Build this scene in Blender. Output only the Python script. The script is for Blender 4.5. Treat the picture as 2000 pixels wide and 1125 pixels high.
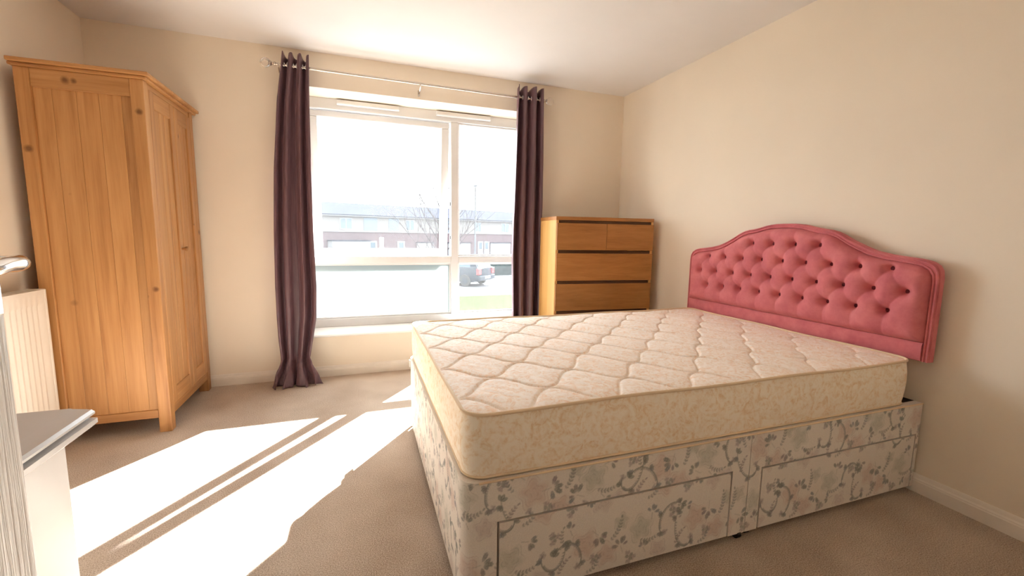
import bpy, bmesh, math, random
import numpy as np
from mathutils import Vector, Matrix

random.seed(7)
rng = np.random.default_rng(11)
scene = bpy.context.scene
for o in list(bpy.data.objects):
    bpy.data.objects.remove(o)
COL = scene.collection

# ------------------------------------------------------------------ camera
cam_data = bpy.data.cameras.new('camera')
cam = bpy.data.objects.new('camera', cam_data)
COL.objects.link(cam)
cam_data.sensor_fit = 'HORIZONTAL'
cam_data.sensor_width = 36.0
cam_data.lens = 842.106 / 2000.0 * 36.0
cam_data.clip_start = 0.02
cam_data.clip_end = 500
r_ = Vector((0.94008209, -0.34055869, 0.01629209))
u_ = Vector((0.02679694, 0.12143851, 0.99223717))
f_ = Vector((0.33989348, 0.93234782, -0.1232881))
cam.matrix_world = Matrix(((r_.x, u_.x, -f_.x, 0.0), (r_.y, u_.y, -f_.y, -3.3873),
                           (r_.z, u_.z, -f_.z, 1.0701), (0, 0, 0, 1)))
scene.camera = cam

# ------------------------------------------------------------------ light
SUN_DIR = Vector((-0.78, -1.0, -0.866)).normalized()
world = bpy.data.worlds.new('sky')
scene.world = world
world.use_nodes = True
bg = world.node_tree.nodes['Background']
bg.inputs['Color'].default_value = (0.90, 0.95, 1.0, 1)
bg.inputs['Strength'].default_value = 3.4
sun_data = bpy.data.lights.new('sun', 'SUN')
sun_data.energy = 27.0
sun_data.angle = math.radians(0.55)
sun_data.color = (0.95, 0.97, 1.0)
sun = bpy.data.objects.new('sun', sun_data)
COL.objects.link(sun)
sun.rotation_euler = SUN_DIR.to_track_quat('-Z', 'Y').to_euler()
sun.location = (8, 10, 12)
vs = scene.view_settings
vs.view_transform = 'Standard'
vs.look = 'None'
vs.exposure = 1.85
vs.gamma = 1.0
vs.use_curve_mapping = False
scene.cycles.max_bounces = 14
scene.cycles.diffuse_bounces = 9
scene.cycles.transparent_max_bounces = 12
scene.cycles.sample_clamp_indirect = 20


# ------------------------------------------------------------------ helpers
def lin(r, g, b):
    def f(c):
        c /= 255.0
        return c / 12.92 if c <= 0.04045 else ((c + 0.055) / 1.055) ** 2.4
    return (f(r), f(g), f(b), 1.0)


def nodes_of(name):
    m = bpy.data.materials.new(name)
    m.use_nodes = True
    nt = m.node_tree
    return m, nt, nt.nodes['Principled BSDF']


def ramp(nt, fac, stops):
    n = nt.nodes.new('ShaderNodeValToRGB')
    cr = n.color_ramp
    while len(cr.elements) < len(stops):
        cr.elements.new(0.5)
    for e, (p, c) in zip(cr.elements, stops):
        e.position = p
        e.color = c
    nt.links.new(fac, n.inputs['Fac'])
    return n.outputs['Color']


def coords(nt, scale=(1, 1, 1), kind='Object', rot=(0, 0, 0)):
    t = nt.nodes.new('ShaderNodeTexCoord')
    mp = nt.nodes.new('ShaderNodeMapping')
    mp.inputs['Scale'].default_value = scale
    mp.inputs['Rotation'].default_value = rot
    nt.links.new(t.outputs[kind], mp.inputs['Vector'])
    return mp.outputs['Vector']


def noise(nt, vec, scale, detail=3.0, rough=0.5, dist=0.0):
    n = nt.nodes.new('ShaderNodeTexNoise')
    n.inputs['Scale'].default_value = scale
    n.inputs['Detail'].default_value = detail
    n.inputs['Roughness'].default_value = rough
    n.inputs['Distortion'].default_value = dist
    nt.links.new(vec, n.inputs['Vector'])
    return n.outputs['Fac']


def bump(nt, b, height, strength=0.2, dist=0.01):
    n = nt.nodes.new('ShaderNodeBump')
    n.inputs['Strength'].default_value = strength
    n.inputs['Distance'].default_value = dist
    nt.links.new(height, n.inputs['Height'])
    nt.links.new(n.outputs['Normal'], b.inputs['Normal'])


def plain(name, c, rough=0.5, metal=0.0, spec=0.5, ns=None, nb=0.1, var=0.06):
    """one colour with a little procedural unevenness"""
    m, nt, b = nodes_of(name)
    b.inputs['Roughness'].default_value = rough
    b.inputs['Metallic'].default_value = metal
    b.inputs['Specular IOR Level'].default_value = spec
    if spec == 0:
        b.inputs['IOR'].default_value = 1.0
    v = coords(nt)
    f = noise(nt, v, ns or 6.0, 4)
    lo = tuple(x * (1 - var) for x in c[:3]) + (1,)
    hi = tuple(min(1, x * (1 + var)) for x in c[:3]) + (1,)
    nt.links.new(ramp(nt, f, [(0.3, lo), (0.7, hi)]), b.inputs['Base Color'])
    if ns:
        bump(nt, b, f, nb, 0.004)
    return m


def wood(name, dark, mid, light, axis='z', rough=0.45, knots=(), freq=22.0):
    m, nt, b = nodes_of(name)
    b.inputs['Roughness'].default_value = rough
    s = {'z': (freq, freq, 0.9), 'y': (freq, 0.9, freq), 'x': (0.9, freq, freq)}[axis]
    oi = nt.nodes.new('ShaderNodeObjectInfo')
    t = nt.nodes.new('ShaderNodeTexCoord')
    add = nt.nodes.new('ShaderNodeVectorMath')
    add.operation = 'MULTIPLY_ADD'
    add.inputs[1].default_value = s
    nt.links.new(t.outputs['Object'], add.inputs[0])
    cmb = nt.nodes.new('ShaderNodeCombineXYZ')
    mul = nt.nodes.new('ShaderNodeMath')
    mul.operation = 'MULTIPLY'
    mul.inputs[1].default_value = 37.0
    nt.links.new(oi.outputs['Random'], mul.inputs[0])
    for k in range(3):
        nt.links.new(mul.outputs[0], cmb.inputs[k])
    nt.links.new(cmb.outputs[0], add.inputs[2])
    g = noise(nt, add.outputs[0], 1.0, 5, 0.6, 0.4)
    g2 = noise(nt, add.outputs[0], 4.5, 3, 0.6)
    mx = nt.nodes.new('ShaderNodeMath')
    mx.operation = 'MULTIPLY_ADD'
    mx.inputs[1].default_value = 0.28
    nt.links.new(g2, mx.inputs[0])
    m2 = nt.nodes.new('ShaderNodeMath')
    m2.operation = 'MULTIPLY'
    m2.inputs[1].default_value = 0.76
    nt.links.new(g, m2.inputs[0])
    nt.links.new(m2.outputs[0], mx.inputs[2])
    col = ramp(nt, mx.outputs[0], [(0.30, dark), (0.48, mid), (0.72, light)])
    # a slight tone shift from board to board
    hv = nt.nodes.new('ShaderNodeHueSaturation')
    mr = nt.nodes.new('ShaderNodeMapRange')
    mr.inputs['To Min'].default_value = 0.9
    mr.inputs['To Max'].default_value = 1.08
    nt.links.new(oi.outputs['Random'], mr.inputs['Value'])
    nt.links.new(mr.outputs[0], hv.inputs['Value'])
    nt.links.new(col, hv.inputs['Color'])
    out = hv.outputs['Color']
    if knots:
        fac = None
        dn = noise(nt, coords(nt), 60.0, 2)
        for (kx, ky, kz, kr) in knots:
            d = nt.nodes.new('ShaderNodeVectorMath')
            d.operation = 'DISTANCE'
            d.inputs[1].default_value = (kx, ky, kz)
            nt.links.new(t.outputs['Object'], d.inputs[0])
            w = nt.nodes.new('ShaderNodeMath')
            w.operation = 'MULTIPLY_ADD'
            w.inputs[1].default_value = 0.008
            nt.links.new(dn, w.inputs[0])
            nt.links.new(d.outputs['Value'], w.inputs[2])
            r = nt.nodes.new('ShaderNodeMapRange')
            r.inputs['From Min'].default_value = kr * 0.6 + 0.004
            r.inputs['From Max'].default_value = kr * 1.5 + 0.004
            r.inputs['To Min'].default_value = 1
            r.inputs['To Max'].default_value = 0
            nt.links.new(w.outputs[0], r.inputs['Value'])
            if fac is None:
                fac = r.outputs[0]
            else:
                a = nt.nodes.new('ShaderNodeMath')
                a.operation = 'MAXIMUM'
                nt.links.new(fac, a.inputs[0])
                nt.links.new(r.outputs[0], a.inputs[1])
                fac = a.outputs[0]
        mix = nt.nodes.new('ShaderNodeMix')
        mix.data_type = 'RGBA'
        mix.inputs['B'].default_value = lin(92, 52, 22)
        sc = nt.nodes.new('ShaderNodeMath')
        sc.operation = 'MULTIPLY'
        sc.inputs[1].default_value = 0.85
        nt.links.new(fac, sc.inputs[0])
        nt.links.new(sc.outputs[0], mix.inputs['Factor'])
        nt.links.new(out, mix.inputs['A'])
        out = mix.outputs['Result']
    nt.links.new(out, b.inputs['Base Color'])
    bump(nt, b, g2, 0.08, 0.002)
    return m


class MB:
    """collects pieces of one mesh object"""
    def __init__(self):
        self.v, self.f, self.c = [], [], None

    def add(self, vs_, fs_, cols=None):
        n = len(self.v)
        self.v += [tuple(p) for p in vs_]
        self.f += [tuple(i + n for i in q) for q in fs_]
        if cols is not None:
            if self.c is None:
                self.c = [(1, 1, 1, 1)] * n
            self.c += [tuple(c) for c in cols]
        elif self.c is not None:
            self.c += [(1, 1, 1, 1)] * len(vs_)
        return self

    def box(self, x0, x1, y0, y1, z0, z1):
        x0, x1 = min(x0, x1), max(x0, x1)
        y0, y1 = min(y0, y1), max(y0, y1)
        z0, z1 = min(z0, z1), max(z0, z1)
        v = [(x, y, z) for z in (z0, z1) for (x, y) in ((x0, y0), (x1, y0), (x1, y1), (x0, y1))]
        return self.add(v, [(0, 3, 2, 1), (4, 5, 6, 7), (0, 1, 5, 4), (1, 2, 6, 5), (2, 3, 7, 6), (3, 0, 4, 7)])

    def prism(self, poly, axis, a0, a1):
        """extrude a 2D polygon along an axis ('x': (y,z), 'y': (x,z), 'z': (x,y))"""
        def P(p, a):
            return {'x': (a, p[0], p[1]), 'y': (p[0], a, p[1]), 'z': (p[0], p[1], a)}[axis]
        n = len(poly)
        v = [P(p, a0) for p in poly] + [P(p, a1) for p in poly]
        f = [tuple(range(n - 1, -1, -1)), tuple(range(n, 2 * n))]
        f += [(i, (i + 1) % n, (i + 1) % n + n, i + n) for i in range(n)]
        return self.add(v, f)

    def tube(self, pts, r, seg=10, closed=False, caps=True):
        pts = [Vector(p) for p in pts]
        n = len(pts)
        rr = r if hasattr(r, '__len__') else [r] * n
        rings = []
        prev = None
        for i, p in enumerate(pts):
            a = pts[(i - 1) % n] if (closed or i > 0) else p
            b = pts[(i + 1) % n] if (closed or i < n - 1) else p
            t = (b - a).normalized()
            if prev is None:
                h = Vector((0, 0, 1)) if abs(t.z) < 0.9 else Vector((1, 0, 0))
                u = t.cross(h).normalized()
            else:
                u = (prev - t * prev.dot(t)).normalized()
            prev = u
            w = t.cross(u)
            rings.append([p + (u * math.cos(k * 2 * math.pi / seg) + w * math.sin(k * 2 * math.pi / seg)) * rr[i] for k in range(seg)])
        v = [q for ring in rings for q in ring]
        f = []
        for i in range(n if closed else n - 1):
            j = (i + 1) % n
            for k in range(seg):
                l = (k + 1) % seg
                f.append((i * seg + k, i * seg + l, j * seg + l, j * seg + k))
        if caps and not closed:
            f.append(tuple(range(seg - 1, -1, -1)))
            f.append(tuple((n - 1) * seg + k for k in range(seg)))
        return self.add(v, f)

    def lathe(self, prof, origin, axis='z', seg=24):
        """prof: (radius, height) pairs turned about an axis through origin"""
        o = Vector(origin)
        v, f = [], []
        for (r, h) in prof:
            for k in range(seg):
                a = 2 * math.pi * k / seg
                c, s = r * math.cos(a), r * math.sin(a)
                v.append(o + Vector({'z': (c, s, h), 'x': (h, c, s), 'y': (s, h, c)}[axis]))
        n = len(prof)
        for i in range(n - 1):
            for k in range(seg):
                l = (k + 1) % seg
                f.append((i * seg + k, i * seg + l, (i + 1) * seg + l, (i + 1) * seg + k))
        f.append(tuple(range(seg - 1, -1, -1)))
        f.append(tuple((n - 1) * seg + k for k in range(seg)))
        return self.add(v, f)

    def grid(self, P, nu, nv, cols=None, flip=False):
        """P: list of (nu+1)*(nv+1) points, row by row in v"""
        f = []
        for j in range(nv):
            for i in range(nu):
                a = j * (nu + 1) + i
                q = (a, a + 1, a + nu + 2, a + nu + 1)
                f.append(q[::-1] if flip else q)
        return self.add(P, f, cols)

    def xform(self, M):
        self.v = [tuple(M @ Vector(p)) for p in self.v]
        return self

    def build(self, name, mat, parent=None, bevel=0.0, smooth=None, seg=2):
        me = bpy.data.meshes.new(name)
        me.from_pydata(self.v, [], self.f)
        if self.c is not None:
            at = me.color_attributes.new('print', 'FLOAT_COLOR', 'POINT')
            at.data.foreach_set('color', np.array(self.c, dtype=np.float32).ravel())
        me.update()
        if smooth is not None:
            me.shade_smooth()
            me.set_sharp_from_angle(angle=math.radians(smooth))
        me.materials.append(mat)
        o = bpy.data.objects.new(name, me)
        COL.objects.link(o)
        if bevel:
            md = o.modifiers.new('bevel', 'BEVEL')
            md.width = bevel
            md.segments = seg
            md.limit_method = 'ANGLE'
            md.angle_limit = math.radians(40)
        if parent is not None:
            attach(o, parent)
        return o


def attach(o, parent):
    o.parent = parent
    o.matrix_parent_inverse = WM[parent.name].inverted() if parent.name in WM else Matrix()


WM = {}


def thing(name, label, cat, loc, group=None):
    o = bpy.data.objects.new(name, None)
    o.empty_display_size = 0.1
    COL.objects.link(o)
    o.location = loc
    WM[o.name] = Matrix.Translation(Vector(loc))
    return tag(o, label, cat, group)


def tag(o, label, cat, group=None):
    o['label'] = label
    o['category'] = cat
    if group:
        o['group'] = group
    return o


def structure(o):
    o['kind'] = 'structure'
    return o


def lerp_tab(tab, x):
    xs = [t[0] for t in tab]
    ys = [t[1] for t in tab]
    return float(np.interp(x, xs, ys))


# ------------------------------------------------------------------ materials
def paint_wall(name, c):
    m, nt, b = nodes_of(name)
    b.inputs['Roughness'].default_value = 0.75
    b.inputs['Specular IOR Level'].default_value = 0.25
    v = coords(nt)
    f = noise(nt, v, 2.2, 3)
    lo = tuple(x * 0.975 for x in c[:3]) + (1,)
    hi = tuple(min(1, x * 1.02) for x in c[:3]) + (1,)
    nt.links.new(ramp(nt, f, [(0.3, lo), (0.7, hi)]), b.inputs['Base Color'])
    bump(nt, b, noise(nt, v, 240.0, 2), 0.06, 0.002)
    return m


M_WALL = paint_wall('cream wall paint', (0.82, 0.735, 0.615, 1))
M_CEIL = paint_wall('white ceiling paint', (0.75, 0.725, 0.705, 1))
M_SKIRT = plain('white gloss skirting', (0.80, 0.74, 0.66, 1), 0.35)
M_UPVC = plain('white window plastic', (0.68, 0.675, 0.67, 1), 0.3, var=0.02)
M_SILL = plain('white sill paint', (0.85, 0.84, 0.82, 1), 0.35, var=0.02)
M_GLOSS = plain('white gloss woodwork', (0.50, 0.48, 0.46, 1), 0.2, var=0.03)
M_RAD = plain('cream radiator enamel', (0.72, 0.665, 0.585, 1), 0.4, var=0.02)
M_CHROME = plain('polished chrome', (0.80, 0.79, 0.78, 1), 0.12, 1.0, var=0.02)
M_STEEL = plain('brushed nickel pole', (0.62, 0.55, 0.48, 1), 0.25, 1.0, var=0.03)
M_BLACK = plain('black plastic', lin(28, 25, 30), 0.5)
M_BRASS = plain('dark hinge metal', lin(70, 66, 62), 0.4, 0.8)

PINE_D, PINE_M, PINE_L = lin(144, 94, 50), lin(174, 124, 74), lin(196, 148, 96)
KNOTS = [(-1.13, -.725, 1.54, .008), (-1.264, -.725, 1.225, .012), (-1.314, -.725, 1.087, .012),
         (-1.39, -.725, 1.424, .015), (-.966, -.725, 1.631, .013), (-1.189, -.725, .965, .006),
         (-1.294, -.725, .704, .016), (-1.002, -.725, .727, .009), (-1.15, -.725, .396, .008),
         (-1.218, -.725, .144, .008), (-1.236, -.725, 1.742, .015), (-1.205, -.725, 1.742, .012), (-.96, -.725, .763, .012),
         (-.935, -.30, 1.60, .014), (-.935, -.25, .52, .012), (-.935, -.07, 1.05, .014), (-.935, -.15, 1.1, .008)]
M_PINE = wood('waxed pine', PINE_D, PINE_M, PINE_L, 'z', 0.42, KNOTS, 20)
M_PINE_H = wood('waxed pine rail', PINE_D, PINE_M, PINE_L, 'x', 0.42, KNOTS, 20)
M_PINE_Y = wood('waxed pine front rail', PINE_D, PINE_M, PINE_L, 'y', 0.42, (), 20)
M_OAK_LIT = wood('oak veneer lit', lin(196, 142, 78), lin(216, 164, 96), lin(228, 180, 112), 'z', 0.4, (), 26)  # paler copy of the veneer: light on the side painted in
M_OAK_SHADE = wood('oak veneer shaded', lin(150, 98, 46), lin(170, 114, 58), lin(186, 130, 70), 'x', 0.4, (), 26)  # darker copy of the veneer: shade on the front painted in
M_OAK_D = plain('dark drawer gap', lin(84, 54, 26), 0.6)


def m_carpet():
    m, nt, b = nodes_of('beige carpet')
    b.inputs['Roughness'].default_value = 0.95
    b.inputs['Specular IOR Level'].default_value = 0.1
    b.inputs['Sheen Weight'].default_value = 0.25
    v = coords(nt)
    f = noise(nt, v, 260.0, 4, 0.7)
    g = noise(nt, v, 3.0, 3)
    mx = nt.nodes.new('ShaderNodeMath')
    mx.operation = 'MULTIPLY_ADD'
    mx.inputs[1].default_value = 0.22
    nt.links.new(g, mx.inputs[0])
    m2 = nt.nodes.new('ShaderNodeMath')
    m2.operation = 'MULTIPLY'
    m2.inputs[1].default_value = 0.78
    nt.links.new(f, m2.inputs[0])
    nt.links.new(m2.outputs[0], mx.inputs[2])
    nt.links.new(ramp(nt, mx.outputs[0], [(0.38, lin(140, 117, 97)), (0.5, lin(189, 169, 149)), (0.62, lin(222, 206, 190))]), b.inputs['Base Color'])
    bump(nt, b, f, 0.7, 0.006)
    return m


M_CARPET = m_carpet()


def m_glass(name, veil=0.03, tint=(0.97, 0.985, 0.98, 1)):
    """clear pane: passes light straight through, mirrors a little, carries a thin white veil imitating glare"""
    m, nt, b = nodes_of(name)
    out = nt.nodes['Material Output']
    nt.nodes.remove(b)
    tr = nt.nodes.new('ShaderNodeBsdfTransparent')
    tr.inputs['Color'].default_value = tint
    gl = nt.nodes.new('ShaderNodeBsdfGlossy')
    gl.inputs['Roughness'].default_value = 0.02
    lw = nt.nodes.new('ShaderNodeLayerWeight')
    lw.inputs['Blend'].default_value = 0.5
    pw = nt.nodes.new('ShaderNodeMath')
    pw.operation = 'POWER'
    pw.inputs[1].default_value = 5.0
    nt.links.new(lw.outputs['Facing'], pw.inputs[0])
    fr = nt.nodes.new('ShaderNodeMapRange')
    fr.inputs['To Min'].default_value = 0.035
    fr.inputs['To Max'].default_value = 0.8
    nt.links.new(pw.outputs[0], fr.inputs['Value'])
    m1 = nt.nodes.new('ShaderNodeMixShader')
    nt.links.new(fr.outputs[0], m1.inputs[0])
    nt.links.new(tr.outputs[0], m1.inputs[1])
    nt.links.new(gl.outputs[0], m1.inputs[2])
    tl = nt.nodes.new('ShaderNodeBsdfTranslucent')
    tl.inputs['Color'].default_value = (1, 1, 1, 1)
    glare = noise(nt, coords(nt), 5.0, 3)  # slightly uneven white veil standing in for glare at the window
    mr = nt.nodes.new('ShaderNodeMapRange')
    mr.inputs['To Min'].default_value = veil * 0.8
    mr.inputs['To Max'].default_value = veil * 1.2
    nt.links.new(glare, mr.inputs['Value'])
    m2_ = nt.nodes.new('ShaderNodeMixShader')
    nt.links.new(mr.outputs[0], m2_.inputs[0])
    nt.links.new(m1.outputs[0], m2_.inputs[1])
    nt.links.new(tl.outputs[0], m2_.inputs[2])
    nt.links.new(m2_.outputs[0], out.inputs['Surface'])
    return m


M_GLASS = m_glass('window glass', 0.006)


def m_frost():
    m, nt, b = nodes_of('frosted glass')
    out = nt.nodes['Material Output']
    nt.nodes.remove(b)
    tl = nt.nodes.new('ShaderNodeBsdfTranslucent')
    df = nt.nodes.new('ShaderNodeBsdfDiffuse')
    df.inputs['Color'].default_value = (0.6, 0.64, 0.62, 1)
    f = noise(nt, coords(nt), 4.0, 2)
    nt.links.new(ramp(nt, f, [(0.3, (0.30, 0.32, 0.315, 1)), (0.7, (0.315, 0.335, 0.325, 1))]), tl.inputs['Color'])
    mx = nt.nodes.new('ShaderNodeMixShader')
    mx.inputs[0].default_value = 0.15
    nt.links.new(tl.outputs[0], mx.inputs[1])
    nt.links.new(df.outputs[0], mx.inputs[2])
    nt.links.new(mx.outputs[0], out.inputs['Surface'])
    return m


M_FROST = m_frost()


def m_curtain():
    m, nt, b = nodes_of('aubergine satin')
    b.inputs['Roughness'].default_value = 0.42
    b.inputs['Specular IOR Level'].default_value = 0.55
    b.inputs['Sheen Weight'].default_value = 0.35
    b.inputs['Sheen Tint'].default_value = lin(190, 150, 160)
    v = coords(nt, (140, 140, 8))
    f = noise(nt, v, 1.0, 3)
    nt.links.new(ramp(nt, f, [(0.3, lin(84, 59, 66)), (0.7, lin(108, 79, 86))]), b.inputs['Base Color'])
    bump(nt, b, f, 0.08, 0.002)
    return m


M_CURT = m_curtain()


def m_velvet():
    m, nt, b = nodes_of('rose pink velvet')
    b.inputs['Roughness'].default_value = 0.8
    b.inputs['Specular IOR Level'].default_value = 0.2
    b.inputs['Sheen Weight'].default_value = 0.5
    b.inputs['Sheen Roughness'].default_value = 0.4
    b.inputs['Sheen Tint'].default_value = lin(240, 170, 165)
    v = coords(nt)
    f = noise(nt, v, 9.0, 5, 0.65)
    nt.links.new(ramp(nt, f, [(0.28, lin(186, 98, 106)), (0.5, lin(202, 114, 120)), (0.74, lin(216, 132, 134))]), b.inputs['Base Color'])
    bump(nt, b, noise(nt, v, 300.0, 2), 0.15, 0.002)
    return m


M_VELVET = m_velvet()
M_VELVET_SHADE = plain('shaded rose button cloth', lin(104, 34, 50), 0.95)  # rose darkened so each button reads as a shadowed hole


def m_print():
    m, nt, b = nodes_of('floral divan cloth')
    b.inputs['Roughness'].default_value = 0.8
    b.inputs['Specular IOR Level'].default_value = 0.2
    a = nt.nodes.new('ShaderNodeAttribute')
    a.attribute_name = 'print'
    mix = nt.nodes.new('ShaderNodeMix')
    mix.data_type = 'RGBA'
    mix.blend_type = 'MULTIPLY'
    mix.inputs['Factor'].default_value = 1.0
    v = coords(nt)
    f = noise(nt, v, 420.0, 2)
    nt.links.new(a.outputs['Color'], mix.inputs['A'])
    nt.links.new(ramp(nt, f, [(0.3, (0.86, 0.86, 0.86, 1)), (0.7, (1, 1, 1, 1))]), mix.inputs['B'])
    nt.links.new(mix.outputs['Result'], b.inputs['Base Color'])
    bump(nt, b, f, 0.15, 0.002)
    return m


M_PRINT = m_print()


def m_ticking(name, base, pale, warm, scale, bstr):
    m, nt, b = nodes_of(name)
    b.inputs['Roughness'].default_value = 0.75
    b.inputs['Specular IOR Level'].default_value = 0.25
    v = coords(nt)
    f = noise(nt, v, scale, 4, 0.6, 2.2)
    g = noise(nt, v, scale * 4, 3, 0.6, 1.0)
    mx = nt.nodes.new('ShaderNodeMath')
    mx.operation = 'MULTIPLY_ADD'
    mx.inputs[1].default_value = 0.35
    nt.links.new(g, mx.inputs[0])
    m2 = nt.nodes.new('ShaderNodeMath')
    m2.operation = 'MULTIPLY'
    m2.inputs[1].default_value = 0.65
    nt.links.new(f, m2.inputs[0])
    nt.links.new(m2.outputs[0], mx.inputs[2])
    nt.links.new(ramp(nt, mx.outputs[0], [(0.38, warm), (0.47, base), (0.56, pale)]), b.inputs['Base Color'])
    bump(nt, b, mx.outputs[0], bstr, 0.004)
    return m


M_QUILT = m_ticking('quilted mattress cloth', lin(244, 230, 216), lin(250, 242, 234), lin(238, 210, 186), 26.0, 0.2)
M_SIDE = m_ticking('damask mattress side', lin(242, 228, 206), lin(247, 238, 222), lin(232, 208, 174), 20.0, 0.2)
M_PIPE = plain('cream piping', lin(226, 204, 172), 0.7)


def m_door():
    m, nt, b = nodes_of('white embossed door')
    b.inputs['Roughness'].default_value = 0.4
    v = coords(nt, (90, 90, 2.2))
    f = noise(nt, v, 1.0, 4, 0.6, 0.5)
    nt.links.new(ramp(nt, f, [(0.35, (0.66, 0.62, 0.57, 1)), (0.65, (0.78, 0.75, 0.70, 1))]), b.inputs['Base Color'])
    bump(nt, b, f, 0.8, 0.006)
    return m


M_DOOR = m_door()

# ------------------------------------------------------------------ room shell
XL, XR, YN, H = -1.47, 2.25, -3.41, 2.281
YH = -4.6                                  # end of the landing behind the doorway
OX0, OX1, OZ0, OZ1 = -0.37, 1.46, 0.30, 2.052   # window opening
WT = 0.36

structure(MB().box(XL - .1, XR + .1, YH - .1, 0.0, -0.12, 0.0).build('floor', M_CARPET))
structure(MB().box(XL - .1, XR + .1, YH - .1, WT, H, H + 0.12).build('ceiling', M_CEIL))
structure(MB().box(XL - .1, XL, YH - .1, WT, -0.12, H).build('wall_left', M_WALL))
structure(MB().box(XR, XR + .1, YH - .1, WT, -0.12, H).build('wall_right', M_WALL))
w = MB()
w.box(XL, OX0, 0, WT, -.12, H).box(OX1, XR, 0, WT, -.12, H)
w.box(OX0, OX1, 0, WT, -.12, OZ0).box(OX0, OX1, 0, WT, OZ1, H)
structure(w.build('wall_far', M_WALL))
w = MB()
DX0, DX1 = -0.60, 0.21
w.box(XL, DX0, YN - .1, YN, 0, H).box(DX1, XR, YN - .1, YN, 0, H).box(DX0, DX1, YN - .1, YN, 2.02, H)
structure(w.build('wall_near', M_WALL))
structure(MB().box(XL, XR, YH - .1, YH, 0, H).build('wall_landing', M_WALL))


def skirt_profile(d=0.016, h=0.078):
    return [(0, 0), (d, 0), (d, h * .62), (d * .86, h * .68), (d * .86, h * .72), (d * .55, h * .80), (d * .4, h * .93), (d * .25, h), (0, h)]


pr = skirt_profile()
structure(MB().prism([(-a, b) for a, b in pr], 'x', XL, XR).build('baseboard_far', M_SKIRT))
structure(MB().prism([(XR - a, b) for a, b in pr], 'y', YN, -0.016).build('baseboard_right', M_SKIRT))
structure(MB().prism([(XL + a, b) for a, b in pr], 'y', YN, -0.016).build('baseboard_left', M_SKIRT))

# ------------------------------------------------------------------ window
YF0, YF1 = 0.23, 0.30                       # inner and outer face of the fixed frame
fr = MB()
fr.box(OX0, OX1, YF0, YF1, 1.975, OZ1)          # head
fr.box(OX0, OX1, YF0, YF1, .322, .385)          # bottom rail
fr.box(OX0, -.31, YF0, YF1, .385, 1.975)        # left jamb
fr.box(1.40, OX1, YF0, YF1, .385, 1.975)        # right jamb
win = structure(fr.build('window_1', M_UPVC, bevel=.004))
MB().box(.764, .828, YF0, YF1, .385, 1.975).build('mullion', M_UPVC, win, bevel=.006)
t = MB()
t.box(-.31, .764, YF0, YF1, .817, .879).box(.828, 1.40, YF0, YF1, .817, .879)
t.build('transom', M_UPVC, win, bevel=.006)
# glazing beads, sloping in towards the fixed panes
for (a, b, c, d) in ((-.31, .764, .385, .817), (.828, 1.40, .385, .817), (.828, 1.40, .879, 1.975)):
    e = .012
    m = MB()
    m.box(a, b, YF0 + .018, YF0 + .04, c, c + e).box(a, b, YF0 + .018, YF0 + .04, d - e, d)
    m.box(a, a + e, YF0 + .018, YF0 + .04, c + e, d - e).box(b - e, b, YF0 + .018, YF0 + .04, c + e, d - e)
    m.build('glazing_bead', M_UPVC, win, bevel=.003)
MB().box(-.31, .764, .260, .266, .385, .817).build('frosted_pane', M_FROST, win)
MB().box(.828, 1.40, .260, .266, .385, .817).build('lower_pane', M_GLASS, win)
MB().box(.828, 1.40, .260, .266, .879, 1.975).build('upper_pane', M_GLASS, win)
# top-hung sash standing slightly ajar
ST = math.radians(5.8)
SM = Matrix.Translation((0, .265, 1.972)) @ Matrix.Rotation(ST, 4, 'X') @ Matrix.Translation((0, -.265, -1.972))
sa = MB()
sx0, sx1, sz0, sz1, sw = -.307, .759, .872, 1.970, .066
sa.box(sx0, sx1, .260, .306, sz1 - .046, sz1).box(sx0, sx1, .260, .306, sz0, sz0 + .056)
sa.box(sx0, sx0 + sw, .260, .306, sz0 + .056, sz1 - .046).box(sx1 - sw, sx1, .260, .306, sz0 + .056, sz1 - .046)
sash = sa.xform(SM).build('sash', M_UPVC, win, bevel=.006)
MB().box(sx0 + sw, sx1 - sw, .270, .276, sz0 + .056, sz1 - .046).xform(SM).build('sash_pane', M_GLASS, sash)
for zz in (1.30, 1.02):
    MB().box(.7595, .7635, .245, .260, zz, zz + .03).build('stay_hinge', M_BRASS, win)


def vent(x0, x1, z):
    hood = MB().prism([(YF0, z - .021), (YF0 - .028, z - .021), (YF0 - .032, z - .011), (YF0 - .028, z + .014), (YF0, z + .020)], 'x', x0, x1).build('trickle_vent', M_UPVC, win, bevel=.004)
    MB().box(x0 + .012, x1 - .012, YF0 - .0315, YF0 - .0285, z - .004, z - .001).build('vent_slot', M_SKIRT, hood)


vent(-.10, .354, 2.029)
vent(.642, 1.096, 2.029)
MB().prism([(YF0 + .01, .322), (-.012, .319), (-.02, .312), (-.02, .304), (-.012, .298), (YF0 + .01, .298)], 'x', OX0 - .02, OX1 + .02).build('window_sill', M_SILL, win, bevel=.002)

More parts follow.
